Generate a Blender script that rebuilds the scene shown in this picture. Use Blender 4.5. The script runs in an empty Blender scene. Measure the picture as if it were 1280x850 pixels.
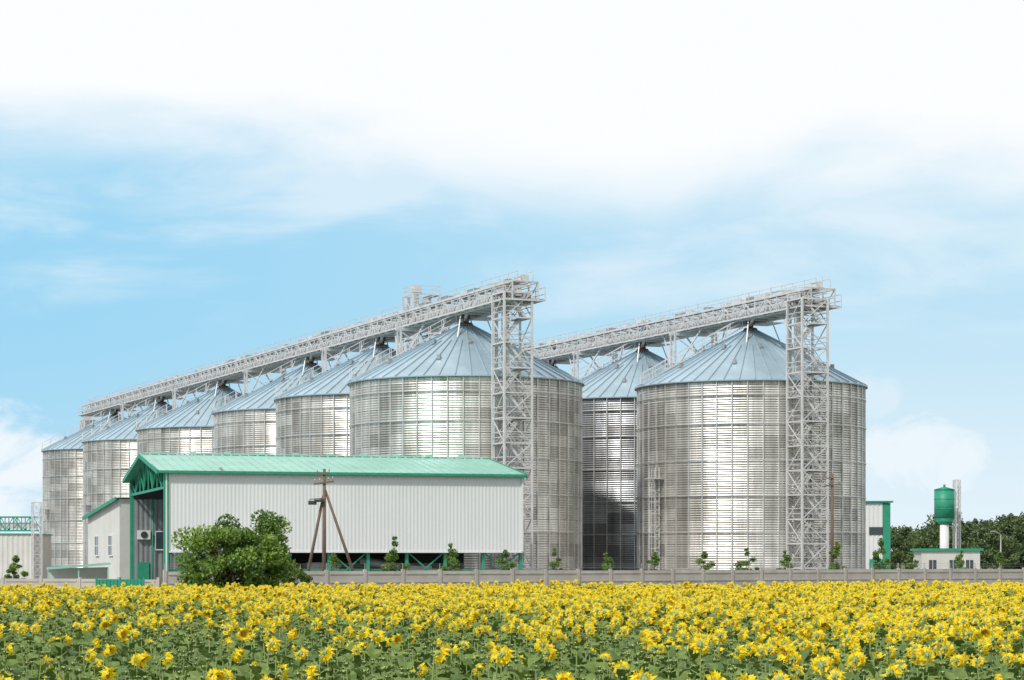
import bpy, math, random
import numpy as np
from mathutils import Vector, Matrix
random.seed(7); rng=np.random.default_rng(7)
sc=bpy.context.scene
sc.view_settings.view_transform='Standard'
try: sc.view_settings.look='None'
except Exception: pass
sc.view_settings.exposure=0
COL=sc.collection
F=2800.0; CAMH=3.0
def wx(px,d): return (px-640)*d/F
def wz(py,d): return CAMH+(700-py)*d/F

# ------------------------------------------------------------ materials
def newmat(name):
    m=bpy.data.materials.new(name); m.use_nodes=True
    nt=m.node_tree; b=nt.nodes['Principled BSDF']
    return m,nt,b
def mat(name,col,rough=.6,metal=0.,var=.12,scale=1.5,bump=0.,bscale=20,stretch=(1,1,1),trans=0.):
    m,nt,b=newmat(name); L=nt.links
    b.inputs['Roughness'].default_value=rough; b.inputs['Metallic'].default_value=metal
    tc=nt.nodes.new('ShaderNodeTexCoord'); mp=nt.nodes.new('ShaderNodeMapping')
    mp.inputs['Scale'].default_value=stretch
    L.new(tc.outputs['Object'],mp.inputs['Vector'])
    n=nt.nodes.new('ShaderNodeTexNoise'); n.inputs['Scale'].default_value=scale; n.inputs['Detail'].default_value=6
    n.inputs['Roughness'].default_value=.65
    L.new(mp.outputs[0],n.inputs['Vector'])
    r=nt.nodes.new('ShaderNodeValToRGB'); L.new(n.outputs['Fac'],r.inputs['Fac'])
    r.color_ramp.elements[0].position=.3; r.color_ramp.elements[1].position=.7
    r.color_ramp.elements[0].color=[max(0,c*(1-var)) for c in col]+[1]
    r.color_ramp.elements[1].color=[min(1,c*(1+var)) for c in col]+[1]
    L.new(r.outputs[0],b.inputs['Base Color'])
    if bump>0:
        n2=nt.nodes.new('ShaderNodeTexNoise'); n2.inputs['Scale'].default_value=bscale; n2.inputs['Detail'].default_value=5
        L.new(mp.outputs[0],n2.inputs['Vector'])
        bp=nt.nodes.new('ShaderNodeBump'); bp.inputs['Strength'].default_value=bump; bp.inputs['Distance'].default_value=.05
        L.new(n2.outputs['Fac'],bp.inputs['Height']); L.new(bp.outputs[0],b.inputs['Normal'])
    if trans>0:
        t=nt.nodes.new('ShaderNodeBsdfTranslucent'); L.new(r.outputs[0],t.inputs['Color'])
        mx=nt.nodes.new('ShaderNodeMixShader'); mx.inputs[0].default_value=trans
        out=nt.nodes['Material Output']
        L.new(b.outputs[0],mx.inputs[1]); L.new(t.outputs[0],mx.inputs[2]); L.new(mx.outputs[0],out.inputs['Surface'])
    return m

def silo_wall_mat(name,k=(1,1,1),contrast=1.0):
    m,nt,b=newmat(name); L=nt.links
    uv=nt.nodes.new('ShaderNodeUVMap'); uv.uv_map='UVMap'
    oi=nt.nodes.new('ShaderNodeObjectInfo')
    br=nt.nodes.new('ShaderNodeTexBrick')
    br.inputs['Scale'].default_value=1; br.inputs['Brick Width'].default_value=1.44*2; br.inputs['Row Height'].default_value=1.12
    br.inputs['Mortar Size'].default_value=.03; br.inputs['Mortar Smooth'].default_value=.3
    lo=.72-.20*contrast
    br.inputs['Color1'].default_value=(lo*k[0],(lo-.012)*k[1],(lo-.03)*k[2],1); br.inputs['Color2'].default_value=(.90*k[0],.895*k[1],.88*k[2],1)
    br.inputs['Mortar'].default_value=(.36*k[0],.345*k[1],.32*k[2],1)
    L.new(uv.outputs[0],br.inputs['Vector'])
    ad=nt.nodes.new('ShaderNodeVectorMath'); ad.operation='ADD'
    sc_=nt.nodes.new('ShaderNodeVectorMath'); sc_.operation='SCALE'; sc_.inputs[3].default_value=.37
    L.new(oi.outputs['Location'],sc_.inputs[0]); L.new(uv.outputs[0],ad.inputs[0]); L.new(sc_.outputs[0],ad.inputs[1])
    def nz(sx,sy,sc2,lo,hi,c0,c1):
        mp=nt.nodes.new('ShaderNodeMapping'); mp.inputs['Scale'].default_value=(sx,sy,1); L.new(ad.outputs[0],mp.inputs[0])
        n=nt.nodes.new('ShaderNodeTexNoise'); n.inputs['Scale'].default_value=sc2; n.inputs['Detail'].default_value=6; n.inputs['Roughness'].default_value=.7
        L.new(mp.outputs[0],n.inputs['Vector'])
        r=nt.nodes.new('ShaderNodeValToRGB'); L.new(n.outputs['Fac'],r.inputs[0])
        r.color_ramp.elements[0].position=lo; r.color_ramp.elements[1].position=hi
        r.color_ramp.elements[0].color=(*c0,1); r.color_ramp.elements[1].color=(*c1,1)
        return n,r
    n,r=nz(.35,.16,1.6,.3,.72,(.74,.725,.70),(1.15,1.15,1.14))
    ns,rs=nz(.9,.03,1.0,.35,.65,(.64,.625,.60),(1.2,1.2,1.2))  # vertical highlight streaks painted into the wall colour
    def mul(a,c):
        mx=nt.nodes.new('ShaderNodeMix'); mx.data_type='RGBA'; mx.blend_type='MULTIPLY'; mx.inputs[0].default_value=1
        L.new(a,mx.inputs[6]); L.new(c,mx.inputs[7]); return mx.outputs[2]
    L.new(mul(mul(br.outputs['Color'],r.outputs[0]),rs.outputs[0]),b.inputs['Base Color'])
    b.inputs['Metallic'].default_value=.8
    mr=nt.nodes.new('ShaderNodeMapRange'); mr.inputs[3].default_value=.52; mr.inputs[4].default_value=.30
    L.new(n.outputs['Fac'],mr.inputs[0]); L.new(mr.outputs[0],b.inputs['Roughness'])
    # horizontal corrugation of the sheets + slight oil-canning
    sp=nt.nodes.new('ShaderNodeSeparateXYZ'); L.new(uv.outputs[0],sp.inputs[0])
    mu=nt.nodes.new('ShaderNodeMath'); mu.operation='MULTIPLY'; mu.inputs[1].default_value=2*math.pi/.224; L.new(sp.outputs[1],mu.inputs[0])
    si=nt.nodes.new('ShaderNodeMath'); si.operation='SINE'; L.new(mu.outputs[0],si.inputs[0])
    sm=nt.nodes.new('ShaderNodeMath'); sm.operation='MULTIPLY_ADD'; sm.inputs[1].default_value=.015; L.new(si.outputs[0],sm.inputs[0])
    s2=nt.nodes.new('ShaderNodeMath'); s2.operation='MULTIPLY'; s2.inputs[1].default_value=.05; L.new(n.outputs['Fac'],s2.inputs[0])
    L.new(s2.outputs[0],sm.inputs[2])
    bp=nt.nodes.new('ShaderNodeBump'); bp.inputs['Strength'].default_value=1.0; bp.inputs['Distance'].default_value=1.0
    L.new(sm.outputs[0],bp.inputs['Height']); L.new(bp.outputs[0],b.inputs['Normal'])
    return m

M={}
M['wall']=silo_wall_mat('galvanized_panels',(.93,.925,.915))
M['wall_shade']=silo_wall_mat('galvanized_panels_shaded',(.50,.53,.58),1.9)  # same steel, darkened and blued to paint in shade between the silos
M['roof']=mat('silo_roof_steel',(.46,.60,.68),.36,.45,.14,.35)
M['rib']=mat('stiffener_steel',(.66,.65,.63),.4,.6,.18,.8)
M['roofrib']=mat('roof_seam_steel',(.37,.48,.55),.4,.4,.1,.8)
M['galv']=mat('galvanized_frame',(.62,.615,.615),.5,.15,.16,.9)
M['galvd']=mat('galvanized_dark',(.34,.34,.34),.5,.3,.25,.9)
M['rust']=mat('rusty_cap',(.20,.10,.06),.8,.1,.3,3)
M['white']=mat('white_cladding',(.68,.695,.69),.5,0,.05,.25,stretch=(1,1,.3))
M['cream']=mat('pale_render',(.58,.575,.54),.8,0,.08,.6)
M['green']=mat('green_paint',(.02,.27,.16),.5,0,.15,1.5)
M['groof']=mat('green_roof_sheet',(.31,.57,.48),.4,.1,.14,.35)
M['grey']=mat('grey_cladding_shaded',(.22,.235,.24),.6,0,.12,.7)  # grey darkened to carry the shade inside the gable bay
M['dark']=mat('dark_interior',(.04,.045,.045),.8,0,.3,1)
M['glass']=mat('window_glass',(.04,.06,.07),.1,0,.2,1)
M['conc']=mat('fence_concrete',(.46,.42,.385),.9,0,.16,.7,bump=.3)
M['wood']=mat('weathered_wood',(.16,.11,.075),.85,0,.3,4,stretch=(3,3,.3),bump=.4)
M['porc']=mat('insulator_porcelain',(.45,.42,.38),.3)
M['bark']=mat('bark',(.10,.075,.05),.9,0,.3,5,bump=.5)
M['leafa']=mat('leaf_light',(.25,.38,.06),.5,0,.3,2,trans=.35)
M['leafb']=mat('leaf_mid',(.16,.27,.045),.5,0,.3,2,trans=.35)
M['leafc']=mat('leaf_dark',(.07,.14,.03),.6,0,.3,2,trans=.25)
M['farA']=mat('far_leaf_light',(.13,.18,.06),.7,0,.3,.6,trans=.2)
M['farB']=mat('far_leaf_dark',(.065,.11,.04),.7,0,.3,.6,trans=.15)
M['sfleaf']=mat('sunflower_leaf',(.19,.28,.06),.5,0,.3,5,trans=.3)
M['sfleaf2']=mat('sunflower_leaf_dark',(.10,.17,.04),.5,0,.3,5,trans=.25)
M['sfstem']=mat('sunflower_stem',(.26,.34,.10),.6,0,.2,5)
M['petal']=mat('sunflower_petal',(.98,.80,.02),.6,0,.05,8,trans=.35)
M['petal2']=mat('sunflower_petal_warm',(.96,.66,.015),.6,0,.10,8,trans=.3)
M['disc']=mat('sunflower_disc',(.42,.22,.03),.9,0,.4,30)
def ground_mat():
    m,nt,b=newmat('grassy_soil'); L=nt.links
    tc=nt.nodes.new('ShaderNodeTexCoord'); n=nt.nodes.new('ShaderNodeTexNoise'); n.inputs['Scale'].default_value=.08; n.inputs['Detail'].default_value=12; n.inputs['Roughness'].default_value=.75
    L.new(tc.outputs['Object'],n.inputs['Vector'])
    r=nt.nodes.new('ShaderNodeValToRGB'); L.new(n.outputs['Fac'],r.inputs[0])
    r.color_ramp.elements[0].position=.35; r.color_ramp.elements[0].color=(.05,.09,.025,1)
    r.color_ramp.elements[1].position=.68; r.color_ramp.elements[1].color=(.16,.15,.08,1)
    L.new(r.outputs[0],b.inputs['Base Color']); b.inputs['Roughness'].default_value=.95
    return m
M['ground']=ground_mat()
M['yard']=mat('yard_gravel',(.33,.31,.28),.95,0,.25,.5,bump=.3)

# ------------------------------------------------------------ mesh builder
class MB:
    def __init__(s): s.v=[]; s.f=[]; s.m=[]; s.sm=[]
    def face(s,pts,mi=0):
        b=len(s.v); s.v+= [tuple(p) for p in pts]; s.f.append(tuple(range(b,b+len(pts)))); s.m.append(mi); s.sm.append(False)
    def boxm(s,mx,mi=0):
        b=len(s.v)
        for p in [(-.5,-.5,-.5),(.5,-.5,-.5),(.5,.5,-.5),(-.5,.5,-.5),(-.5,-.5,.5),(.5,-.5,.5),(.5,.5,.5),(-.5,.5,.5)]:
            s.v.append(tuple(mx@Vector(p)))
        for f in [(0,3,2,1),(4,5,6,7),(0,1,5,4),(1,2,6,5),(2,3,7,6),(3,0,4,7)]:
            s.f.append(tuple(b+i for i in f)); s.m.append(mi); s.sm.append(False)
    def box(s,c,sz,mi=0,rz=0):
        s.boxm(Matrix.Translation(c)@Matrix.Rotation(rz,4,'Z')@Matrix.Diagonal((*sz,1)),mi)
    def beam(s,p,q,w,h=None,mi=0):
        p=Vector(p); q=Vector(q); h=h or w; d=q-p; L=d.length
        if L<1e-6: return
        rot=d.to_track_quat('Y','Z').to_matrix().to_4x4()
        s.boxm(Matrix.Translation((p+q)/2)@rot@Matrix.Diagonal((w,L,h,1)),mi)
    def cyl(s,p,q,r1,r2=None,n=10,mi=0,cap=True):
        p=Vector(p); q=Vector(q); r2=r1 if r2 is None else r2
        rot=(q-p).to_track_quat('Z','Y').to_matrix(); b=len(s.v)
        for c,r in ((p,r1),(q,r2)):
            for i in range(n):
                a=2*math.pi*i/n; s.v.append(tuple(c+rot@Vector((r*math.cos(a),r*math.sin(a),0))))
        for i in range(n):
            j=(i+1)%n; s.f.append((b+i,b+j,b+n+j,b+n+i)); s.m.append(mi); s.sm.append(True)
        if cap:
            s.f.append(tuple(b+n+i for i in range(n))); s.m.append(mi); s.sm.append(False)
            s.f.append(tuple(b+n-1-i for i in range(n))); s.m.append(mi); s.sm.append(False)
    def mesh(s,name,mats):
        me=bpy.data.meshes.new(name); me.from_pydata(s.v,[],s.f)
        for m in mats: me.materials.append(m)
        me.polygons.foreach_set('material_index',s.m); me.polygons.foreach_set('use_smooth',s.sm); me.update()
        return me
def obj(name,me,parent=None,loc=(0,0,0),rz=0,scale=None,col=None):
    o=bpy.data.objects.new(name,me); (col or COL).objects.link(o)
    o.location=loc; o.rotation_euler=(0,0,rz)
    if scale is not None: o.scale=(scale,)*3 if not hasattr(scale,'__len__') else scale
    if parent: o.parent=parent
    return o
def empty(name,loc=(0,0,0),rz=0):
    return obj(name,None,None,loc,rz)

# ------------------------------------------------------------ ground
mb=MB(); mb.face([(-4000,-600,0),(4000,-600,0),(4000,6000,0),(-4000,6000,0)])
obj('ground',mb.mesh('ground',[M['ground']]))
mb=MB(); mb.face([(-90,176,.004),(-24,166,.004),(2,178,.004),(62,222,.004),(62,420,.004),(-110,420,.004)])
obj('gravel_yard',mb.mesh('gravel_yard',[M['yard']]))

# ------------------------------------------------------------ silos
R=11.0; EAVE=19.7; APEX=25.6; A=math.radians(23.2)
def silo_meshes():
    N=192; v=[];f=[]
    for i in range(N+1):
        a=2*math.pi*i/N
        for z in (0,EAVE): v.append((R*math.cos(a),R*math.sin(a),z))
    for i in range(N): f.append((2*i,2*i+2,2*i+3,2*i+1))
    walls=[]
    for mk in ('wall','wall_shade'):
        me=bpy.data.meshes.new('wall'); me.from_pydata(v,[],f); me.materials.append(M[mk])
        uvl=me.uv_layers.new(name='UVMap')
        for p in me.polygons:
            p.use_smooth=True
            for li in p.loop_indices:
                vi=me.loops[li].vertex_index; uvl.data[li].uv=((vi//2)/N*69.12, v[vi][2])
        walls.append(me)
    ribs=MB()
    for i in range(48):
        a=2*math.pi*i/48
        c=Vector(((R+.06)*math.cos(a),(R+.06)*math.sin(a),EAVE/2))
        ribs.box(c,(.11,.10,EAVE-.1),0,a)
    for z in (2.2,5.6,9.0,12.3,15.7,18.4):   # wind rings
        n=96
        for i in range(n):
            a=2*math.pi*i/n; b=2*math.pi*(i+1)/n; r=R+.15
            ribs.beam((r*math.cos(a),r*math.sin(a),z),(r*math.cos(b),r*math.sin(b),z),.05,.07,0)
    for i in range(96):  # eave angle
        a=2*math.pi*i/96; b=2*math.pi*(i+1)/96; r=R+.1
        ribs.beam((r*math.cos(a),r*math.sin(a),EAVE-.02),(r*math.cos(b),r*math.sin(b),EAVE-.02),.14,.1,0)
    ribm=ribs.mesh('stiffeners',[M['rib']])
    ro=MB(); n=96; Ro=R+.32; rt=.7; ze=EAVE-.02+.08
    for i in range(n):
        a=2*math.pi*i/n; b=2*math.pi*(i+1)/n
        P=lambda r,z,t:(r*math.cos(t),r*math.sin(t),z)
        ro.face([P(Ro,ze,a),P(Ro,ze,b),P(rt,APEX-.25,b),P(rt,APEX-.25,a)]); ro.sm[-1]=True
        ro.face([P(Ro,ze-.1,a),P(Ro,ze-.1,b),P(Ro,ze,b),P(Ro,ze,a)],1)
    for i in range(48):
        a=2*math.pi*(i+.5)/48
        P=lambda r,z,t=a:(r*math.cos(t),r*math.sin(t),z)
        ro.beam(P(Ro,ze+.04),P(rt if i%2==0 else 4.0,APEX-.21 if i%2==0 else ze+.04+(Ro-4)/(Ro-rt)*(APEX-.25-ze)),.07,.12,1)
    ro.cyl((0,0,APEX-.35),(0,0,APEX+.05),.85,.6,16,2)
    ro.cyl((0,0,APEX),(0,0,APEX+.75),.28,.28,10,2)
    for i in range(16): # vents
        a=2*math.pi*(i+.25)/16; rr=8.0 if i%2 else 4.6
        z=ze+(Ro-rr)/(Ro-rt)*(APEX-.25-ze)
        ro.box((rr*math.cos(a),rr*math.sin(a),z+.2),(.35,.3,.42),3,a)
    rom=ro.mesh('roof',[M['roof'],M['roofrib'],M['rust'],M['galvd']])
    la=MB()
    az=math.radians(-90-57); 
    ux,uy=math.cos(az),math.sin(az); tx,ty=-uy,ux
    def PP(r,t,z): return (ux*r+tx*t,uy*r+ty*t,z)
    LT=10.8
    for t in (-.3,.3): la.beam(PP(R+.35,t,.4),PP(R+.35,t,LT+1),.07)
    z=.6
    while z<LT: la.beam(PP(R+.35,-.3,z),PP(R+.35,.3,z),.05); z+=.4
    z=3
    while z<LT+.8:
        la.beam(PP(R+.35,-.4,z),PP(R+1.0,-.4,z),.05); la.beam(PP(R+.35,.4,z),PP(R+1.0,.4,z),.05); la.beam(PP(R+1.0,-.4,z),PP(R+1.0,.4,z),.05); z+=1.1
    for t in (-.4,0,.4): la.beam(PP(R+1.0,t,3),PP(R+1.0,t,LT+.8),.04)
    la.box(PP(R+.7,0,LT-.1),(1.3,1.3,.06),0,az)
    az=math.radians(-90-75); ux,uy=math.cos(az),math.sin(az); tx,ty=-uy,ux
    for t in (-.4,.4):
        la.beam(PP(R+.2,t,ze+.2),PP(1.0,t,APEX),.08)
        la.beam(PP(R+.2,t,ze+1.2),PP(1.0,t,APEX+1.0),.06)
        la.beam(PP(R+.2,t,ze+.75),PP(1.0,t,APEX+.55),.04)
        for k in range(9):
            q=k/8; r=R+.2+(1.0-R-.2)*q; z=ze+.2+(APEX-ze-.2)*q; la.beam(PP(r,t,z),PP(r,t,z+1.0),.06)
    for k in range(30):
        q=k/29; r=R+.2+(1.0-R-.2)*q; z=ze+.2+(APEX-ze-.2)*q; la.beam(PP(r,-.4,z),PP(r,.4,z),.18,.04)
    lam=la.mesh('ladder_and_roof_stair',[M['galv']])
    pl=MB(); pl.cyl((0,0,.01),(0,0,.35),R+.4,R+.4,64)
    return walls,[('stiffeners',ribm),('roof',rom),('ladder_and_roof_stair',lam),('footing',pl.mesh('footing',[M['conc']]))]
WALLS,SM=silo_meshes()
def silo(x,y,rot,in_shade=False):
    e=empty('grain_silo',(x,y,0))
    o=obj('wall',WALLS[1 if in_shade else 0],e); o.rotation_euler=(0,0,rot)
    for n,me in SM: obj(n,me,e)
dS=Vector((-math.sin(A),math.cos(A),0))
S1=Vector((-4.4,214,0)); R1=Vector((23.3,218.8,0))
ST=[0,23.6,47.4,84,116,144.5]; RT=[0,23.6,47.2,71]
for i,t in enumerate(ST): p=S1+dS*t; silo(p.x,p.y,(i*7)*2*math.pi/48)
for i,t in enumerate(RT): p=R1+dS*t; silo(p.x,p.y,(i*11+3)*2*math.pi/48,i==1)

# ------------------------------------------------------------ galleries
def gallery(origin,t0,t1,ts):
    e=empty('conveyor_gallery',origin,A)
    tr=MB(); zb,zt=26.35,28.0; X=1.25
    for x in (-X,X):
        for z in (zb,zt): tr.beam((x,t0,z),(x,t1,z),.16,.2)
        tr.beam((x,t0,zb+.85),(x,t1,zb+.85),.07)
        k=0; y=t0
        while y<t1-.1:
            y2=min(y+2.1,t1)
            tr.beam((x,y,zb),(x,y,zt),.11)
            if k%2: tr.beam((x,y,zb),(x,y2,zt),.09)
            else: tr.beam((x,y,zt),(x,y2,zb),.09)
            y=y2; k+=1
    y=t0
    while y<=t1:
        tr.beam((-X-.7,y,zb),(X+.7,y,zb),.12,.14); tr.beam((-X,y,zt),(X,y,zt),.1)
        for sx in (-1,1):
            tr.beam((sx*(X+.7),y,zb),(sx*(X+.7),y,zb+1.2),.06)
            tr.beam((sx*.75,y,zt),(sx*.75,y,zt+.95),.05)
        y+=2.1
    for sx in (-1,1):
        for dz in (.6,1.2): tr.beam((sx*(X+.7),t0,zb+dz),(sx*(X+.7),t1,zb+dz),.06)
        tr.beam((sx*(X+.7),t0,zb+.05),(sx*(X+.7),t1,zb+.05),.06,.16)
        tr.beam((sx*.75,t0,zt+.92),(sx*.75,t1,zt+.92),.05)
    obj('truss',tr.mesh('truss',[M['galv']]),e)
    cv=MB()
    cv.box((0,(t0+t1)/2,zb+.12),(3.6,t1-t0,.05),1)
    cv.box((-.55,(t0+t1)/2,zb+.62),(.62,t1-t0-.4,.55),0); cv.box((.6,(t0+t1)/2,zb+.55),(.5,t1-t0-.6,.5))
    cv.box((-.2,(t0+t1)/2,zt+.14),(1.3,t1-t0-1.2,.07),1)
    r=random.Random(int(t1))
    y=t0+1
    while y<t1-1:
        cv.box((r.uniform(-.4,.5),y,zt+r.uniform(.25,.45)),(r.uniform(.5,1.0),r.uniform(.6,2.2),r.uniform(.3,.6)),r.choice([0,0,1])); 
        cv.box((r.choice([-.55,.6]),y+1,zb+.75),(.8,.35,.95),0)
        if r.random()<.5: cv.beam((.5,y,zt),(.5,y,zt+r.uniform(.9,1.5)),.06); 
        y+=r.uniform(2.0,5)
    for t in ts:
        cv.cyl((0,t,zb-.3),(0,t,zb+.2),.45,.35,12,2)
        for s in (-1,1):
            cv.cyl((s*.5,t+s*1.6,zb+.3),(s*.2,t+s*.3,zb-.5),.16,.16,8,0)
        cv.box((.9,t+2,zt+.55),(.8,1.3,.8),0); cv.cyl((.9,t+1.0,zt+.6),(.9,t+.1,zt+.6),.25,.25,10,0)
        cv.box((2.4,t+1,zb-.1),(2.0,3.4,.06),0)
        for yy in (-.7,2.7):
            cv.beam((3.4,t+yy,zb-.1),(3.4,t+yy,zb+1),.06); 
        cv.beam((3.4,t-.7,zb+1),(3.4,t+2.7,zb+1),.06); cv.beam((3.4,t-.7,zb+.5),(3.4,t+2.7,zb+.5),.05)
        for sx in (-1,1):
            for sy in (-2.3,2.3):
                rr=math.hypot(1.9,2.6); cv.beam((sx*1.25,t+sy*.8,zb),(sx*1.9,t+sy*1.13,APEX-.3-(rr-.7)*.54),.1)
    obj('conveyors',cv.mesh('conveyors',[M['galv'],M['galvd'],M['rust']]),e)
    sp=MB(); mids=[(ts[i]+ts[i+1])/2 for i in range(len(ts)-1)]
    for m in mids:
        for sx in (-1,1):
            for yy in (-.45,.45): sp.beam((sx*2.4,m+yy,0),(sx*2.4,m+yy,zb),.2)
            z=1
            while z<zb-1.6:
                sp.beam((sx*2.4,m-.45,z),(sx*2.4,m+.45,z+1.5),.07); z+=1.5
        z=1
        while z<zb-3:
            sp.beam((-2.4,m-.45,z),(2.4,m-.45,z+3.1),.1); sp.beam((2.4,m-.45,z),(-2.4,m-.45,z+3.1),.1); sp.beam((-2.4,m-.45,z),(2.4,m-.45,z),.12); z+=3.1
        sp.beam((-2.8,m,zb-.25),(2.8,m,zb-.25),.3,.3)
        sp.box((2.9,m,zb-2.3),(2.6,3.0,.08)); 
        for xx in (1.7,4.1):
            for yy in (-1.4,1.4): sp.beam((xx,m+yy,zb-2.3),(xx,m+yy,zb-1.2),.06)
        for zz in (-1.7,-1.2):
            sp.beam((1.7,m-1.4,zb+zz),(4.1,m-1.4,zb+zz),.05); sp.beam((4.1,m-1.4,zb+zz),(4.1,m+1.4,zb+zz),.05)
            sp.beam((1.7,m+1.4,zb+zz),(4.1,m+1.4,zb+zz),.05)
        for sy in (-1,1):
            for sx in (-1,1): sp.beam((sx*2.4,m+sy*.45,zb-4),(sx*1.3,m+sy*4.2,zb),.13)
    obj('supports',sp.mesh('supports',[M['galv']]),e)
gallery(S1,-14.2,163,ST); gallery(R1,-13.6,96,RT)

# ------------------------------------------------------------ lattice stair towers
def lattice_tower(name,x,y,H,s=2.9,rz=A,bay=2.25,stairs=True,leg=.2,head=.4):
    e=empty(name,(x,y,0),rz); tw=MB(); h=s/2
    cs=[(-h,-h),(h,-h),(h,h),(-h,h)]
    for c in cs: tw.beam((*c,0),(*c,H),leg)
    n=max(1,int(round(H/bay))); b=H/n
    for k in range(n):
        z=k*b
        for i in range(4):
            p=cs[i]; q=cs[(i+1)%4]
            tw.beam((*p,z+b),(*q,z+b),leg*.6,leg*.7)
            if k%2: tw.beam((*p,z),(*q,z+b),leg*.42)
            else: tw.beam((*q,z),(*p,z+b),leg*.42)
            if not stairs: tw.beam((*(q if k%2 else p),z),(*(p if k%2 else q),z+b),leg*.42)
    obj('frame',tw.mesh('frame',[M['galv']]),e)
    if stairs:
        st=MB()
        for k in range(n):
            z=k*b; y0=-h*.55 if k%2 else h*.45
            x0,x1=(-h+.5,h-.5) if k%2==0 else (h-.5,-h+.5)
            for dy in (-.35,.35):
                st.beam((x0,y0+dy,z+.1),(x1,y0+dy,z+b),.05,.22)
                st.beam((x0,y0+dy,z+1.1),(x1,y0+dy,z+b+1.0 if k<n-1 else z+b),.06)
            for j in range(9):
                q=(j+.5)/9; st.box((x0+(x1-x0)*q,y0,z+.1+(b-.1)*q),(.25,.68,.04))
            st.box((x1,0,z+b+.02),(.9,s-.2,.05),1)
            for i in range(4):
                p=cs[i]; q=cs[(i+1)%4]; st.beam((*p,z+b+.55),(*q,z+b+.55),.05); st.beam((*p,z+b+1.0),(*q,z+b+1.0),.06)
        st.box((.1,h+.5,H/2+head/2),(.6,.45,H+head)); st.box((-.85,h+.5,H/2),(.35,.35,H)); st.box((.1,h+.4,H+head),(1.1,1.0,.8))
        obj('stairs_and_elevator',st.mesh('stairs',[M['galv'],M['galvd']]),e)
p=S1+dS*-13.0; lattice_tower('stair_tower',p.x-.7,p.y,27.0,2.7,leg=.18)
p=R1+dS*-12.9; lattice_tower('stair_tower',p.x-1.1,p.y,27.0,2.7,leg=.18)
lattice_tower('elevator_tower',-10.6,263,34.0,3.4,head=1.0)
lattice_tower('elevator_tower',-69.2,366,25.8,2.2)
lattice_tower('lattice_mast',wx(46,262),262,wz(628,262),1.0,stairs=False,bay=1.2,leg=.1)

# ------------------------------------------------------------ warehouse
def corr(mb,p,q,z0,z1,mi=0,period=.4,depth=.05,ztop=None):
    p=Vector((*p,0)); q=Vector((*q,0)); d=q-p; L=d.length; d.normalize(); n=Vector((d.y,-d.x,0))
    prof=[(0,0),(.35,0),(.5,1),(.85,1),(1,0)]
    N=max(1,int(L/period)); pts=[]
    for k in range(N):
        for a,b in prof[:-1]: pts.append(((k+a)/N*L,b*depth))
    pts.append((L,0))
    zt=(lambda s:z1) if ztop is None else ztop
    for (a,da),(b,db) in zip(pts[:-1],pts[1:]):
        A_=p+d*a+n*da; B_=p+d*b+n*db
        mb.face([(A_.x,A_.y,z0),(B_.x,B_.y,z0),(B_.x,B_.y,zt(b/L)),(A_.x,A_.y,zt(a/L))],mi)
WL,WW,WE,WR=29.0,22.0,9.9,11.65
e=empty('warehouse',(-27.0,175,0),math.radians(16.5))
w=MB()
wb=3.7
corr(w,(0,0),(WL,0),wb,WE,0,period=.3,depth=.018)
corr(w,(WL,0),(WL,WW),wb,WE,0); corr(w,(WL,WW),(0,WW),.2,WE,0)
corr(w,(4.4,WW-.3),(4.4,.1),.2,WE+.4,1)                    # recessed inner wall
corr(w,(0.1,WW-.35),(4.3,WW-.35),.2,8.3,1)                 # side wall of the bay, shade held in its grey
w.box((2.2,WW-.25,9.1),(4.2,.08,1.5),2)  # near-black sheet and gable triangle stand in for shade under the roof
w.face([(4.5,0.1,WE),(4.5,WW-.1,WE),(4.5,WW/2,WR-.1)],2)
w.face([(WL,0,WE),(WL,WW,WE),(WL,WW/2,WR-.05)],0)
w.box((WL/2,-.03,wb-.06),(WL+.1,.12,.12),0)
w.box((WL/2,.14,(WE+wb)/2),(WL-.4,.04,WE-wb-.1),1)
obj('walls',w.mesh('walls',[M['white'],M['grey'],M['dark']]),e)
r=MB()
ov=.45; x0,x1=-.7,WL+.25
for sgn in (0,1):
    ye=-ov if sgn==0 else WW+ov; ym=WW/2
    slope=(WR-WE)/(WW/2); ze_=WE-ov*slope+.12
    r.face([(x0,ye,ze_),(x1,ye,ze_),(x1,ym,WR+.12),(x0,ym,WR+.12)],0)
    r.face([(x0,ye,ze_-.14),(x1,ye,ze_-.14),(x1,ym,WR-.02),(x0,ym,WR-.02)],1)
    k=x0
    while k<x1:
        r.beam((k,ye,ze_+.03),(k,ym,WR+.15),.1,.08,0); k+=.75
    r.beam((x0,ye,ze_-.06),(x1,ye,ze_-.06),.12,.2,1)
    for xx in (x0-.04,x1+.04):
        r.beam((xx,ye,ze_-.08),(xx,ym,WR-.02),.12,.34,1)
r.beam((x0,WW/2,WR+.2),(x1,WW/2,WR+.2),.5,.1,0)
for k in range(10): r.box((x0+1.5+k*2.9,WW/2,WR+.3),(.5,.45,.12),0)
obj('roof',r.mesh('roof',[M['groof'],M['green']]),e)
g=MB()
for (xx,yy) in [(0,0.05),(0,WW-.1)]: g.box((xx-.02,yy,WE/2),(.36,.36,WE),0)
g.beam((0,0,WE-1.2),(0,WW,WE-1.2),.16,.2,0)
for k in range(9):
    ya=WW*k/8; za=WE-.15+(WR-WE)*(1-abs(ya-WW/2)/(WW/2))
    g.beam((0,ya,WE-1.2),(0,ya,za),.11,None,0)
    if k<8:
        yb=WW*(k+1)/8; zb_=WE-.15+(WR-WE)*(1-abs(yb-WW/2)/(WW/2))
        g.beam((0,ya,WE-1.2) if k%2 else (0,ya,za),(0,yb,zb_) if k%2 else (0,yb,WE-1.2),.1,None,0)
k=0; x=0.2
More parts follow.
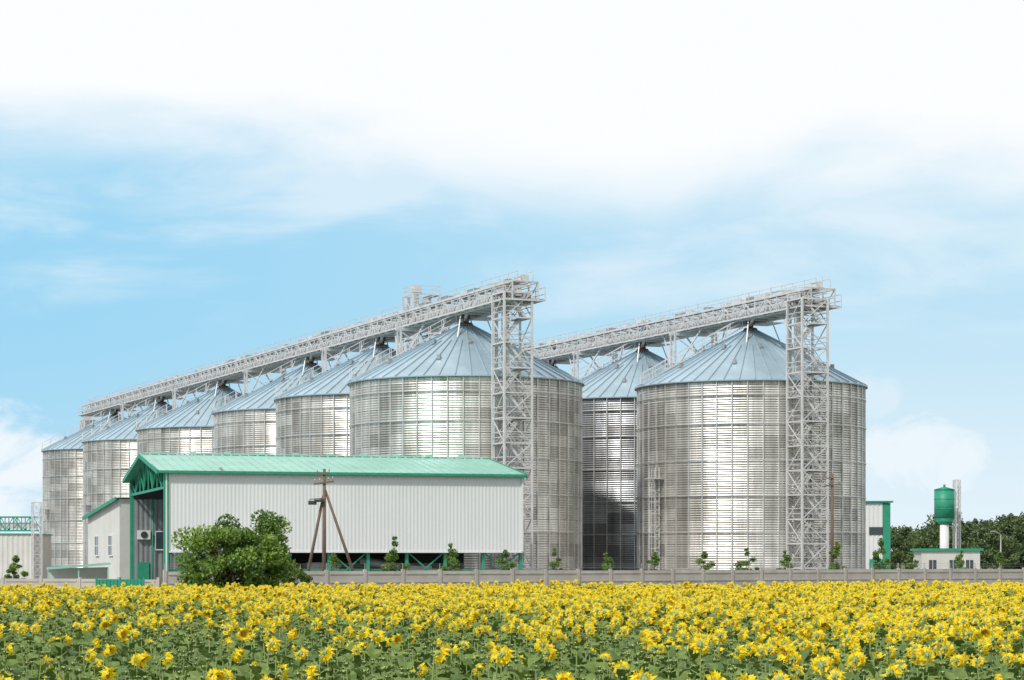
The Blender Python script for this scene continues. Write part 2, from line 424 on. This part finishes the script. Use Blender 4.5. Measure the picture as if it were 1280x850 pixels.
while x<=WL+.1:
    g.box((x,.4,wb/2+.3),(.26,.26,wb+.6),0)
    if x+3.2<=WL+.1 and k%2==0:
        g.beam((x,.4,1.0),(x+3.2,.4,wb),.1); g.beam((x+3.2,.4,1.0),(x,.4,wb),.1)
    x+=3.2; k+=1
g.beam((0,.45,wb+.1),(WL,.45,wb+.1),.2,.25,0); g.beam((0,.45,2.2),(WL,.45,2.2),.1,.12,0)
g.box((-.02,-.1,WE/2+.05),(.12,.12,WE-.2),1); g.box((WL+.02,-.1,(WE+wb)/2),(.14,.14,WE-wb),1)
obj('green_frame',g.mesh('green_frame',[M['green'],M['white']]),e)
d=MB(); yb_=WW-.45
d.box((WL/2+2,WW/2,.06),(WL-6,WW-2,.1),0)
d.box((WL/2+1.5,9,1.9),(WL-8,.3,3.6),1)  # near-black sheet stands in for the unlit space behind the open gap
d.cyl((8,3,.1),(8,3,2.9),.9,.9,16,2); d.box((13,3.4,1.5),(2.6,1.6,2.6),2); d.box((20,3.2,1.4),(4,1.8,2.2),2); d.cyl((16,2.6,3.0),(25,2.6,1.6),.3,.3,10,2)
d.box((.95,yb_-.1,5.2),(1.1,.35,.8),3); d.cyl((.95,yb_-.3,5.2),(.95,yb_-.34,5.2),.3,.3,14,1)
d.box((2.5,yb_,4.7),(1.0,.12,1.5),4)
for dz in (-.8,.8): d.box((2.5,yb_-.02,4.7+dz),(1.2,.16,.1),3)
for dx in (-.55,.55): d.box((2.5+dx,yb_-.02,4.7),(.1,.16,1.6),3)
d.box((.9,yb_,1.5),(1.0,.12,2.6),5); d.cyl((1.7,yb_-.2,.2),(1.7,yb_-.2,8.2),.06,.06,8,5)
obj('interior_fittings',d.mesh('fittings',[M['conc'],M['dark'],M['galvd'],M['white'],M['glass'],M['green']]),e)

# annex
e=empty('annex_building',(-34.6,197.5,0),math.radians(22))
a=MB(); LA=14.0
zt=lambda s:7.0+(8.4-7.0)*s
corr(a,(0,LA),(0,0),.0,8,0,ztop=zt,period=.5,depth=.03)
a.face([(0,0,0),(9,0,0),(9,0,8.4),(0,0,8.4)],0); a.face([(0,LA,0),(9,LA,0),(9,LA,7),(0,LA,7)],0)
obj('walls',a.mesh('walls',[M['cream']]),e)
a=MB()
a.face([(-.4,-.3,8.5),(9,-.3,8.5),(9,LA+.4,7.0),(-.4,LA+.4,7.0)],0); a.beam((-.42,-.3,8.4),(-.42,LA+.4,6.92),.1,.3,0)
for yy in (3.4,9.4):
    a.box((-.06,yy,4.3),(.1,1.5,1.7),1); a.box((-.08,yy,4.3),(.12,.08,1.7),2); a.box((-.08,yy,4.3),(.12,1.5,.07),2)
    for dz in (-.9,.9): a.box((-.08,yy,4.3+dz),(.16,1.7,.1),2)
    for dy in (-.8,.8): a.box((-.08,yy+dy,4.3),(.16,.1,1.7),2)
a.box((-.06,6.5,1.2),(.1,1.1,2.3),0)
obj('roof_and_windows',a.mesh('roofwin',[M['green'],M['glass'],M['white']]),e)

# low green canopy left
e=empty('green_canopy',(wx(98,186),186,0),math.radians(12))
a=MB(); a.face([(-2.6,-1,2.35),(2.6,-1,2.75),(2.6,2.4,2.75),(-2.6,2.4,2.35)],0); a.beam((-2.6,-1,2.3),(2.6,-1,2.7),.1,.2,0)
for x in (-2.4,0,2.4): a.box((x,-.8,1.15),(.12,.12,2.3),0)
a.face([(-2.5,1.8,0),(2.5,1.8,0),(2.5,1.8,2.4),(-2.5,1.8,2.3)],1)
obj('canopy_parts',a.mesh('canopy',[M['groof'],M['cream']]),e)

# far left storage hall with truss gallery
e=empty('storage_hall',(wx(-110,270),270,0),0)
W_=wx(42,270)-wx(-110,270); a=MB()
corr(a,(0,0),(W_,0),0,wz(668,270),0,period=.6); corr(a,(W_,0),(W_,10),0,wz(668,270),0,period=.6)
a.box((W_/2,5,wz(668,270)+.06),(W_+.4,10.4,.12),1)
zA,zB=wz(666,270),wz(646,270)
for yy in (1,3):
    for z in (zA+.3,zB): a.beam((0,yy,z),(W_,yy,z),.16,None,1)
    k=0;x=0
    while x<W_-.5:
        a.beam((x,yy,zA+.3),(x,yy,zB),.09,None,1); a.beam((x,yy,zA+.3) if k%2 else (x,yy,zB),(x+1,yy,zB) if k%2 else (x+1,yy,zA+.3),.08,None,1); x+=1;k+=1
a.box((W_/2,2,zA+.9),(W_,.9,.7),2)
obj('hall_parts',a.mesh('hall',[M['cream'],M['green'],M['galv']]),e)

# right hall
d_=262; e=empty('machinery_hall',(0,0,0))
a=MB(); xr=wx(1113,d_); xl=28
corr(a,(xl,d_),(xr-.9,d_),0,wz(629,d_),0,period=.5); a.box((xr-.45,d_+.02,wz(629,d_)/2),(.9,.12,wz(629,d_)),1)
a.face([(xr,d_,0),(xr,d_+14,0),(xr,d_+14,wz(629,d_)),(xr,d_,wz(629,d_))],1)
a.box(((xl+xr)/2,d_+7,wz(628,d_)+.08),(xr-xl+.6,14.6,.2),1)
a.box((xl+(wx(1086,d_)-xl)/2,d_+8,wz(597,d_)/2+.1),(wx(1086,d_)-xl,8,wz(597,d_)),1)
a.box((wx(1095,d_),d_-.06,1.6),(1.5,.1,3.0),1); a.box((wx(1095,d_),d_-.06,6.4),(1.6,.1,.9),2)
obj('hall_parts',a.mesh('hall',[M['white'],M['green'],M['glass']]),e)

# ------------------------------------------------------------ water tower, pump house, mast, lamp
d_=300; e=empty('water_tower',(wx(1180.5,d_),d_,0))
a=MB(); z0,z1=wz(649,d_),wz(612,d_); rt=1.35
a.cyl((0,0,z0),(0,0,z1),rt,rt,28,0); a.cyl((0,0,z1),(0,0,z1+.35),rt+.05,.25,28,0); a.cyl((0,0,z0-.75),(0,0,z0),.62,rt,28,0)
a.cyl((0,0,0),(0,0,z0-.7),.62,.6,20,1); a.cyl((0,0,z1+.3),(0,0,z1+.7),.15,.15,8,0)
for z in (z0+.05,z0+1.4,z0+2.7,z1-.05): a.cyl((0,0,z-.04),(0,0,z+.04),rt+.03,rt+.03,28,0)
for t in (-.2,.2): a.beam((rt+.2,t,0),(rt+.2,t,z1+.8),.06,None,1)
z=.5
while z<z1: a.beam((rt+.2,-.2,z),(rt+.2,.2,z),.05,None,1); z+=.45
obj('tank_and_column',a.mesh('wt',[M['green'],M['white']]),e)
lattice_tower('lattice_mast',wx(1196,304),304,wz(600,304),.75,rz=.2,stairs=False,bay=.8,leg=.1)
d_=285; e=empty('pump_house',(wx(1150,d_),d_,0)); a=MB(); W_=wx(1227,d_)-wx(1150,d_)
zr=wz(688,d_); a.box((W_/2,3,zr/2),(W_-.4,6,zr),0); a.box((W_/2,3,zr+.1),(W_+.3,6.6,.3),1)
a.face([(0,0,zr+.26),(W_*.62,0,zr+.26),(W_*.62,6,zr+.26),(0,6,zr+.26)],1)
for x in (1.6,4.2,6.3): a.box((x,-.04,2.4),(.9,.1,1.2),2); a.box((x,-.06,2.4),(.07,.1,1.2),0); a.box((x,-.07,1.75),(1.1,.2,.08),0)
a.box((5.2,-.04,1.1),(.8,.1,2.1),1)
obj('house_parts',a.mesh('ph',[M['cream'],M['green'],M['glass']]),e)
d_=265; e=empty('street_lamp',(wx(1251,d_),d_,0)); a=MB(); H=wz(664,d_)
a.cyl((0,0,0),(0,0,H-.4),.11,.07,10,0); a.cyl((0,0,H-.4),(-.7,0,H),.05,.04,8,0); a.box((-.95,0,H),(.6,.25,.12),0)
obj('lamp_parts',a.mesh('lamp',[M['galvd'],M['galv']]),e)

# ------------------------------------------------------------ utility poles
def pole(px,d,pytop,brace):
    e=empty('utility_pole',(wx(px,d),d,0)); a=MB(); H=wz(pytop,d); 
    a.cyl((0,0,0),(.03,0,H),.17,.11,12,0)
    a.beam((-.75,-.14,H-1.15),(.75,-.14,H-.95),.12,.12,0); a.beam((-.55,-.14,H-.45),(.45,-.14,H-.35),.1,.1,0)
    for x,z in ((-.68,H-1.05),(-.3,H-1.0),(.35,H-.92),(.68,H-.88),(-.5,H-.36),(.4,H-.28)):
        a.cyl((x,-.14,z),(x,-.14,z+.16),.02,.02,6,1); a.cyl((x,-.14,z+.1),(x,-.14,z+.28),.065,.05,8,1)
    if brace:
        a.cyl((-1.65,.3,0),(-.05,.1,H-2.0),.13,.1,10,0); a.cyl((2.9,.3,0),(.08,.1,H-1.6),.13,.1,10,0)
        a.beam((-.9,0,H-2.5),(.15,-.1,H-2.2),.11,.11,0)
        a.box((-.85,-.18,H-2.55),(.6,.35,.3),2); a.box((-.35,-.3,H-2.4),(.7,.25,.2),2); a.cyl((-1.1,-.1,H-2.3),(-.1,-.1,H-2.2),.03,.03,6,2)
    obj('pole_parts',a.mesh('pole',[M['wood'],M['porc'],M['dark']]),e)
pole(405,168,586,True); pole(1040,205,592,False)
# ------------------------------------------------------------ fences
def fence(name,pts,H,pan=3.0,wire=True):
    e=empty(name); a=MB(); b=MB()
    for P,Q in zip(pts[:-1],pts[1:]):
        P=Vector((*P,0));Q=Vector((*Q,0)); L=(Q-P).length; n=int(L/pan); d=(Q-P)/n; ang=math.atan2(d.y,d.x)
        for k in range(n+1):
            p=P+d*k; jz=random.uniform(-.03,.03)
            a.box((p.x,p.y,H/2+.05),(.22,.22,H+.12+jz),0,ang)
            if wire:
                b.beam((p.x,p.y,H),(p.x,p.y,H+.55),.05,None,0)
            if k<n:
                c=p+d/2; nn=Vector((-d.y,d.x,0)).normalized()
                hz=H+random.uniform(-.04,.03)
                a.box((c.x,c.y,hz/2),(d.length-.2,.1,hz),0,ang)
                for z in (H*.3,H*.62,H*.9):
                    q=c-nn*.07; a.box((q.x,q.y,z),(d.length-.5,.05,.1),0,ang)
                if wire:
                    for dz in (.2,.35,.5): b.beam((p.x,p.y,H+dz),(p.x+d.x,p.y+d.y,H+dz),.015,None,0)
    obj('panels_and_posts',a.mesh('panels',[M['conc']]),e)
    if wire: obj('barbed_wire',b.mesh('wire',[M['galvd']]),e)
fence('concrete_fence',[(-24.5,158),(0,172),(46.6,204),(90,234)],2.2)
fence('low_concrete_wall',[(-62,172),(-40,164),(-25,158.5)],1.65,wire=False)
e=empty('metal_gate',(wx(150,157),157,0),-.1); a=MB()
for x in (-1.7,0,1.7): a.box((x,0,.9),(.1,.1,1.8),0)
for x in (-.85,.85):
    a.box((x,0,.9),(1.58,.05,1.5),0)
    for k in range(6): a.box((x-.65+k*.26,-.04,.9),(.05,.04,1.45),0)
obj('gate_leaves',a.mesh('gate',[M['green']]),e)

# ------------------------------------------------------------ trees
def tree_mesh(name,H,Rx,zc0,ncl,nleaf,ls,mats,shape='round',trunks=1,seed=0,tr=.12,clr=.28,bases_w=(1,1,2,3)):
    r=np.random.default_rng(seed); rd=random.Random(seed); mb=MB()
    cl=[]
    while len(cl)<ncl:
        p=r.uniform(-1,1,3)
        if shape=='round':
            rad=np.linalg.norm(p)
            if rad>1 or rad<.25: continue
            z=zc0+(H-zc0)*(p[2]*.5+.5)
        else:
            q=(p[2]*.5+.5); wmax=1.0 if q<.5 else max(.08,1-((q-.5)/.5)**1.4)
            if math.hypot(p[0],p[1])>wmax: continue
            z=zc0+(H-zc0)*q
        cl.append((p[0]*Rx,p[1]*Rx,z*.97+r.uniform(-.03,.03)*H, r.uniform(.6,1.25)))
    if shape=='cone': cl[0]=(0,0,H*.95,.6); cl[1]=(.05,.03,H*.86,.8)
    bases=[(0,0,0)] if trunks==1 else [(rd.uniform(-.4,.4),rd.uniform(-.4,.4),0) for _ in range(trunks)]
    for bi,b in enumerate(bases):
        top=(b[0]*2.5,b[1]*2.5,H*.7); mb.cyl(b,(b[0]*1.5,b[1]*1.5,H*.3),tr,tr*.75,8,0,False); mb.cyl((b[0]*1.5,b[1]*1.5,H*.3),top,tr*.75,tr*.2,8,0,False)
    for i,c in enumerate(cl):
        if i%2==0:
            b=bases[i%len(bases)]; q=min(.65,max(.15,c[2]/H*.6))
            s=(b[0]*(1+2*q),b[1]*(1+2*q),H*q); mb.cyl(s,c[:3],tr*.3,tr*.07,5,0,False)
    nv=len(mb.v)
    V=[];
    per=nleaf//ncl; cm=[]
    for c in cl:
        n=int(per*c[3]); cr=Rx*clr*c[3]
        pos=r.normal(0,1,(n,3)); pos/=np.linalg.norm(pos,axis=1)[:,None]; pos*=(r.uniform(0,1,n)**.45)[:,None]*cr; pos[:,2]*=.8
        pos+=np.array(c[:3]); pos[:,2]=np.maximum(pos[:,2],.15)
        a=r.normal(0,1,(n,3)); a/=np.linalg.norm(a,axis=1)[:,None]
        b=np.cross(a,r.normal(0,1,(n,3))); b/=np.linalg.norm(b,axis=1)[:,None]
        s=(ls*r.uniform(.6,1.3,n))[:,None]
        V.append(np.stack([pos-a*s,pos-b*s*.55,pos+a*s,pos+b*s*.55],1).reshape(-1,3))
        base=r.choice(list(bases_w)) if len(mats)>3 else r.choice([1,2])
        mm=np.where(r.uniform(0,1,n)<.65,base,r.integers(1,len(mats),n)); cm.append(mm)
    V=np.concatenate(V); cm=np.concatenate(cm)
    nf=len(cm)
    mb.v+= [tuple(x) for x in V]; mb.f+=[(nv+4*i,nv+4*i+1,nv+4*i+2,nv+4*i+3) for i in range(nf)]; mb.m+=[int(x) for x in cm]; mb.sm+=[False]*nf
    return mb.mesh(name,mats)
LM=[M['bark'],M['leafa'],M['leafb'],M['leafc']]
def tree(name,x,y,me,rz=0,s=1):
    e=empty(name,(x,y,0),rz); obj('trunk_and_crown',me,e,scale=s)
big=tree_mesh('bush_tree',6.0,3.5,.5,90,24000,.12,LM,'round',5,3,.12,.21)
tree('broadleaf_tree',wx(290,131),131,big)
sm=tree_mesh('shrub',2.4,1.0,.2,14,2500,.09,LM,'round',3,5,.04,.4)
tree('shrub',wx(376,133),133,sm); 
young=[tree_mesh('young%d'%k,4.2,.95,.3,34,5500,.08,LM,'cone',1,10+k,.06,.34,(2,2,3)) for k in range(4)]
for i,(px,top) in enumerate([(493,671),(563,680),(417,692),(632,688),(693,686),(757,692),(818,691),(881,690),(933,686),(981,689),(1046,678),(1101,673),(1140,691),(1202,689),(1250,691),(20,695)]):
    d=(174 if px<=690 else 186+(px-690)*.05)+random.uniform(-1,1)
    if px==417: d=172
    H=wz(top-2,d); sw=random.uniform(.85,1.15); tree('young_tree',wx(px,d),d,young[i%4],random.uniform(0,6),(sw,sw,H/4.2))
far=[tree_mesh('far%d'%k,11.5,4.6,1.5,40,3200,.33,[M['bark'],M['farA'],M['farB']],'round',1,30+k,.25,.3) for k in range(5)]
e=empty('distant_trees')
for row,(d,s0) in enumerate([(400,.85),(425,1.0),(450,1.1)]):
    x=58 if row else 62
    while x<250:
        o=obj('tree_clump',random.choice(far),e,(x+random.uniform(-2,2),d+random.uniform(-8,8),-.3),random.uniform(0,6.28),s0*random.uniform(.82,1.08)); x+=random.uniform(4.5,7.5)
x=-260
while x<-60:
    obj('tree_clump',random.choice(far),e,(x,600+random.uniform(-8,8),-.3),random.uniform(0,6.28),random.uniform(.7,.95)); x+=random.uniform(5,8)

# ------------------------------------------------------------ sunflower field (instanced)
src=bpy.data.collections.new('sunflower_plants')
def plant(k,head=True):
    r=random.Random(100+k); mb=MB(); H=r.uniform(1.36,1.62)
    lean=Vector((r.uniform(-.04,.10),r.uniform(-.06,.06),0))
    def S(t): return Vector((lean.x*t*t,lean.y*t*t,H*t))
    for i in range(4): mb.cyl(S(i/4),S((i+1)/4),.017-.002*i,.015-.002*i,5,1,False)
    nl=r.randint(12,15); ang=r.uniform(0,6)
    for i in range(nl):
        t=.25+.72*i/nl; ang+=2.4+r.uniform(-.4,.4)
        Lf=(.38-.15*max(0,(t-.6))/.4)*r.uniform(.8,1.15); Wd=Lf*.46
        base=S(t); up=r.uniform(.15,.7); droop=r.uniform(.6,1.7); pet=Lf*.4
        cd=Vector((math.cos(ang),math.sin(ang),0)); sd=Vector((-cd.y,cd.x,0))
        p0=base+cd*pet+Vector((0,0,pet*up)); mb.beam(base,p0,.012,None,1)
        rows=[]
        cur=p0.copy(); el=up*.6
        for j,wf in enumerate((.35,1.0,.85,.45,.02)):
            tw=r.uniform(-.25,.25)*Wd
            rows.append((cur-sd*Wd*wf+Vector((0,0,.28*Wd*wf+tw*wf)),cur.copy(),cur+sd*Wd*wf+Vector((0,0,.28*Wd*wf-tw*wf))))
            el-=droop*.4; cur=cur+(cd*math.cos(el)+Vector((0,0,math.sin(el))))*Lf*.28
        mi=0 if r.random()<.6 else 2
        for q in range(4):
            a,b=rows[q],rows[q+1]
            mb.face([a[0],a[1],b[1],b[0]],mi); mb.face([a[1],a[2],b[2],b[1]],mi)
    top=S(1)
    if head:
        tilt=r.uniform(-.8,.15)
        yaw=r.uniform(-.4,.4)
        n=Vector((math.cos(tilt)*math.cos(yaw),math.cos(tilt)*math.sin(yaw),math.sin(tilt)))
        u=n.cross(Vector((0,0,1))).normalized(); v=u.cross(n)
        c=top+Vector((.06,0,.03)); mb.cyl(top,c-n*.02,.013,.02,5,1,False)
        rd=r.uniform(.038,.055)
        N=12
        ring=[c+n*.03+(u*math.cos(2*math.pi*i/N)+v*math.sin(2*math.pi*i/N))*rd for i in range(N)]
        back=[c-n*.005+(u*math.cos(2*math.pi*i/N)+v*math.sin(2*math.pi*i/N))*rd*.8 for i in range(N)]
        for i in range(N):
            j=(i+1)%N; mb.face([ring[i],ring[j],c+n*.042],5); mb.face([back[j],back[i],c-n*.03],1); mb.face([back[i],back[j],ring[j],ring[i]],1)
        for layer in range(3):
            NP=15
            for i in range(NP):
                a=2*math.pi*(i+.33*layer)/NP+r.uniform(-.12,.12)
                dr=u*math.cos(a)+v*math.sin(a); tn=-u*math.sin(a)+v*math.cos(a)
                L=r.uniform(.065,.11); w=.023; bend=r.uniform(-.03,.06)+(.03 if layer else -.01)
                b0=c+n*.015+dr*rd*.9; m0=b0+dr*L*.5+n*(bend*.7); e0=b0+dr*L*r.uniform(.65,1.05)+n*r.uniform(-.08,.11)
                mi=3 if r.random()<.75 else 4
                mb.face([b0-tn*w*.5,b0+tn*w*.5,m0+tn*w,m0-tn*w],mi); mb.face([m0-tn*w,m0+tn*w,e0],mi)
        for i in range(7):
            a=2*math.pi*i/7; dr=u*math.cos(a)+v*math.sin(a); tn=-u*math.sin(a)+v*math.cos(a)
            mb.face([c-n*.01+dr*rd*.6-tn*.016,c-n*.01+dr*rd*.6+tn*.016,c-n*.02+dr*(rd+.03)],1)
    else:
        c=top+Vector((0,0,.02)); mb.cyl(top,c,.012,.03,6,1,False); mb.cyl(c,c+Vector((.01,0,.035)),.032,.02,7,1)
        for i in range(8):
            a=2*math.pi*i/8; dr=Vector((math.cos(a),math.sin(a),.5)); mb.face([c+Vector((-dr.y,dr.x,0))*.02,c-Vector((-dr.y,dr.x,0))*.02,c+dr*.08],1)
    me=mb.mesh('sunflower_plant',[M['sfleaf'],M['sfstem'],M['sfleaf2'],M['petal'],M['petal2'],M['disc']])
    o=bpy.data.objects.new('plant_%02d'%k,me); src.objects.link(o)
NH=10
for k in range(NH): plant(k,True)
for k in range(NH,NH+6): plant(k,False)
pts=[];vid=[];rot=[];scl=[]
y=13.0
while y<150:
    hw=.2286*y+9; x=-hw
    while x<hw:
        xx=x+random.uniform(-.18,.18); yy=y+random.uniform(-.2,.2)
        lim=121+.36*xx if xx<0 else 121+.30*xx
        if yy<lim:
            thr=54-xx*1.6+7*math.sin(xx*.9+yy*.35)+4*math.sin(xx*2.3-yy*.2)
            pn=1/(1+math.exp((yy-thr)/5.5)); pn=.27+.64*pn
            hd=random.random()>pn
            pts.append((xx,yy,0))
            vid.append(random.randrange(NH) if hd else NH+random.randrange(6))
            rot.append((random.uniform(-.06,.06),random.uniform(-.06,.06),random.gauss(.6,.65) if random.random()<.9 else random.uniform(-3,3)))
            g=1+.05*math.sin(xx*.35+1)*math.cos(yy*.21)
            scl.append(random.uniform(.87,1.1)*g*(1.0 if hd else .93))
        x+=.45
    y+=.5
me=bpy.data.meshes.new('sunflower_field'); me.from_pydata(pts,[],[])
me.attributes.new('vid','INT','POINT').data.foreach_set('value',vid)
me.attributes.new('rot','FLOAT_VECTOR','POINT').data.foreach_set('vector',np.array(rot,dtype=np.float32).ravel())
me.attributes.new('scl','FLOAT','POINT').data.foreach_set('value',scl)
fo=obj('sunflower_field',me)
ng=bpy.data.node_groups.new('scatter','GeometryNodeTree')
ng.interface.new_socket('Geometry',in_out='INPUT',socket_type='NodeSocketGeometry'); ng.interface.new_socket('Geometry',in_out='OUTPUT',socket_type='NodeSocketGeometry')
gi=ng.nodes.new('NodeGroupInput'); go=ng.nodes.new('NodeGroupOutput'); ip=ng.nodes.new('GeometryNodeInstanceOnPoints')
ci=ng.nodes.new('GeometryNodeCollectionInfo'); ci.inputs['Collection'].default_value=src; ci.inputs['Separate Children'].default_value=True; ci.inputs['Reset Children'].default_value=True
def na(n,t):
    x=ng.nodes.new('GeometryNodeInputNamedAttribute'); x.data_type=t; x.inputs['Name'].default_value=n; return x.outputs['Attribute']
ng.links.new(gi.outputs[0],ip.inputs['Points']); ng.links.new(ci.outputs[0],ip.inputs['Instance']); ip.inputs['Pick Instance'].default_value=True
ng.links.new(na('vid','INT'),ip.inputs['Instance Index']); 
e2r=ng.nodes.new('FunctionNodeEulerToRotation'); ng.links.new(na('rot','FLOAT_VECTOR'),e2r.inputs[0]); ng.links.new(e2r.outputs[0],ip.inputs['Rotation'])
ng.links.new(na('scl','FLOAT'),ip.inputs['Scale']); ng.links.new(ip.outputs[0],go.inputs[0])
md=fo.modifiers.new('scatter','NODES'); md.node_group=ng
print('sunflowers',len(pts))

# ------------------------------------------------------------ world + sun
elev=math.radians(44); tdir=Vector((.6,.8,0))*math.cos(elev)+Vector((0,0,-math.sin(elev)))
sl=bpy.data.lights.new('sun','SUN'); sl.energy=3.1; sl.angle=math.radians(3.5); sl.color=(1,.965,.91)
so=bpy.data.objects.new('sun',sl); COL.objects.link(so); so.rotation_euler=tdir.to_track_quat('-Z','Y').to_euler(); so.location=(-50,-50,100)
w=bpy.data.worlds.new('World'); sc.world=w; w.use_nodes=True; nt=w.node_tree; L=nt.links
bg=nt.nodes['Background']; bg.inputs['Strength'].default_value=.1
sky=nt.nodes.new('ShaderNodeTexSky'); sky.sky_type='NISHITA'; sky.sun_disc=False; sky.sun_elevation=elev; sky.sun_rotation=math.atan2(-.6,-.8)
tc=nt.nodes.new('ShaderNodeTexCoord'); sp=nt.nodes.new('ShaderNodeSeparateXYZ'); L.new(tc.outputs['Generated'],sp.inputs[0])
def mth(op,a,b=None,c=None):
    n=nt.nodes.new('ShaderNodeMath'); n.operation=op
    for i,v in enumerate((a,b,c)):
        if v is None: continue
        if isinstance(v,(int,float)): n.inputs[i].default_value=v
        else: L.new(v,n.inputs[i])
    return n.outputs[0]
def ss(x,a,b,o0=0,o1=1):
    n=nt.nodes.new('ShaderNodeMapRange'); n.interpolation_type='SMOOTHSTEP'
    L.new(x,n.inputs[0]); n.inputs[1].default_value=a; n.inputs[2].default_value=b; n.inputs[3].default_value=o0; n.inputs[4].default_value=o1
    return n.outputs[0]
u=mth('ARCTAN2',sp.outputs[0],sp.outputs[1]); v=sp.outputs[2]
def noise(su,sv,off,det=6,dist=.4,rough=.55):
    c=nt.nodes.new('ShaderNodeCombineXYZ'); L.new(mth('MULTIPLY',u,su),c.inputs[0]); L.new(mth('MULTIPLY',v,sv),c.inputs[1]); c.inputs[2].default_value=off
    n=nt.nodes.new('ShaderNodeTexNoise'); n.inputs['Scale'].default_value=1; n.inputs['Detail'].default_value=det; n.inputs['Distortion'].default_value=dist; n.inputs['Roughness'].default_value=rough
    L.new(c.outputs[0],n.inputs['Vector']); return n.outputs['Fac']
n1=noise(6,17,1.3); n2=noise(8,26,4.2,7,.3,.55); n3=noise(26,40,8.1,8,.6,.6)
top=ss(mth('ADD',mth('ADD',v,mth('MULTIPLY',u,.05)),mth('MULTIPLY',mth('SUBTRACT',n1,.5),.09)),.136,.2)
wis=mth('MULTIPLY',mth('MULTIPLY',ss(n2,.40,.68),ss(v,.07,.14)),.5)
hor=mth('MULTIPLY',ss(v,.12,.0),ss(u,-.25,.15,.2,.6))
def blob(cu,cv,ru,rv,s):
    a=mth('POWER',mth('DIVIDE',mth('SUBTRACT',u,cu),ru),2); b=mth('POWER',mth('DIVIDE',mth('SUBTRACT',v,cv),rv),2)
    d=mth('ADD',mth('ADD',a,b),mth('MULTIPLY',mth('SUBTRACT',n3,.5),3.4))
    return mth('MULTIPLY',ss(d,1.4,.1),s)
b1=blob(-.235,.035,.05,.034,.85); b2=blob(.178,.046,.035,.024,.7); b3=blob(.16,.07,.025,.014,.4)
mask=mth('MAXIMUM',mth('MAXIMUM',mth('MAXIMUM',top,wis),mth('MAXIMUM',b1,b2)),mth('MAXIMUM',hor,b3))
def mix(f,a,b,bt='MIX'):
    n=nt.nodes.new('ShaderNodeMix'); n.data_type='RGBA'; n.blend_type=bt
    for i,x in ((0,f),(6,a),(7,b)):
        if isinstance(x,(int,float)): n.inputs[i].default_value=x
        elif isinstance(x,tuple): n.inputs[i].default_value=x
        else: L.new(x,n.inputs[i])
    return n.outputs[2]
blue=mix(ss(u,-.23,.2),(3.4,6.9,9.3,1),(5.2,7.8,9.4,1))
blue=mix(.06,blue,sky.outputs[0])
colr=mix(mask,blue,(9.7,9.9,10.1,1))
dim=ss(v,.3,.85,1,.66)
cb=nt.nodes.new('ShaderNodeCombineXYZ'); [L.new(dim,cb.inputs[i]) for i in range(3)]
colr=mix(1.0,colr,cb.outputs[0],'MULTIPLY')
L.new(colr,bg.inputs['Color'])

# ------------------------------------------------------------ camera
cam=bpy.data.cameras.new('camera'); co=bpy.data.objects.new('camera',cam); COL.objects.link(co)
co.location=(0,0,CAMH); co.rotation_euler=(math.pi/2,0,0); cam.sensor_width=36; cam.lens=F/1280*36; cam.shift_y=275/1280
cam.clip_start=.5; cam.clip_end=12000
sc.camera=co
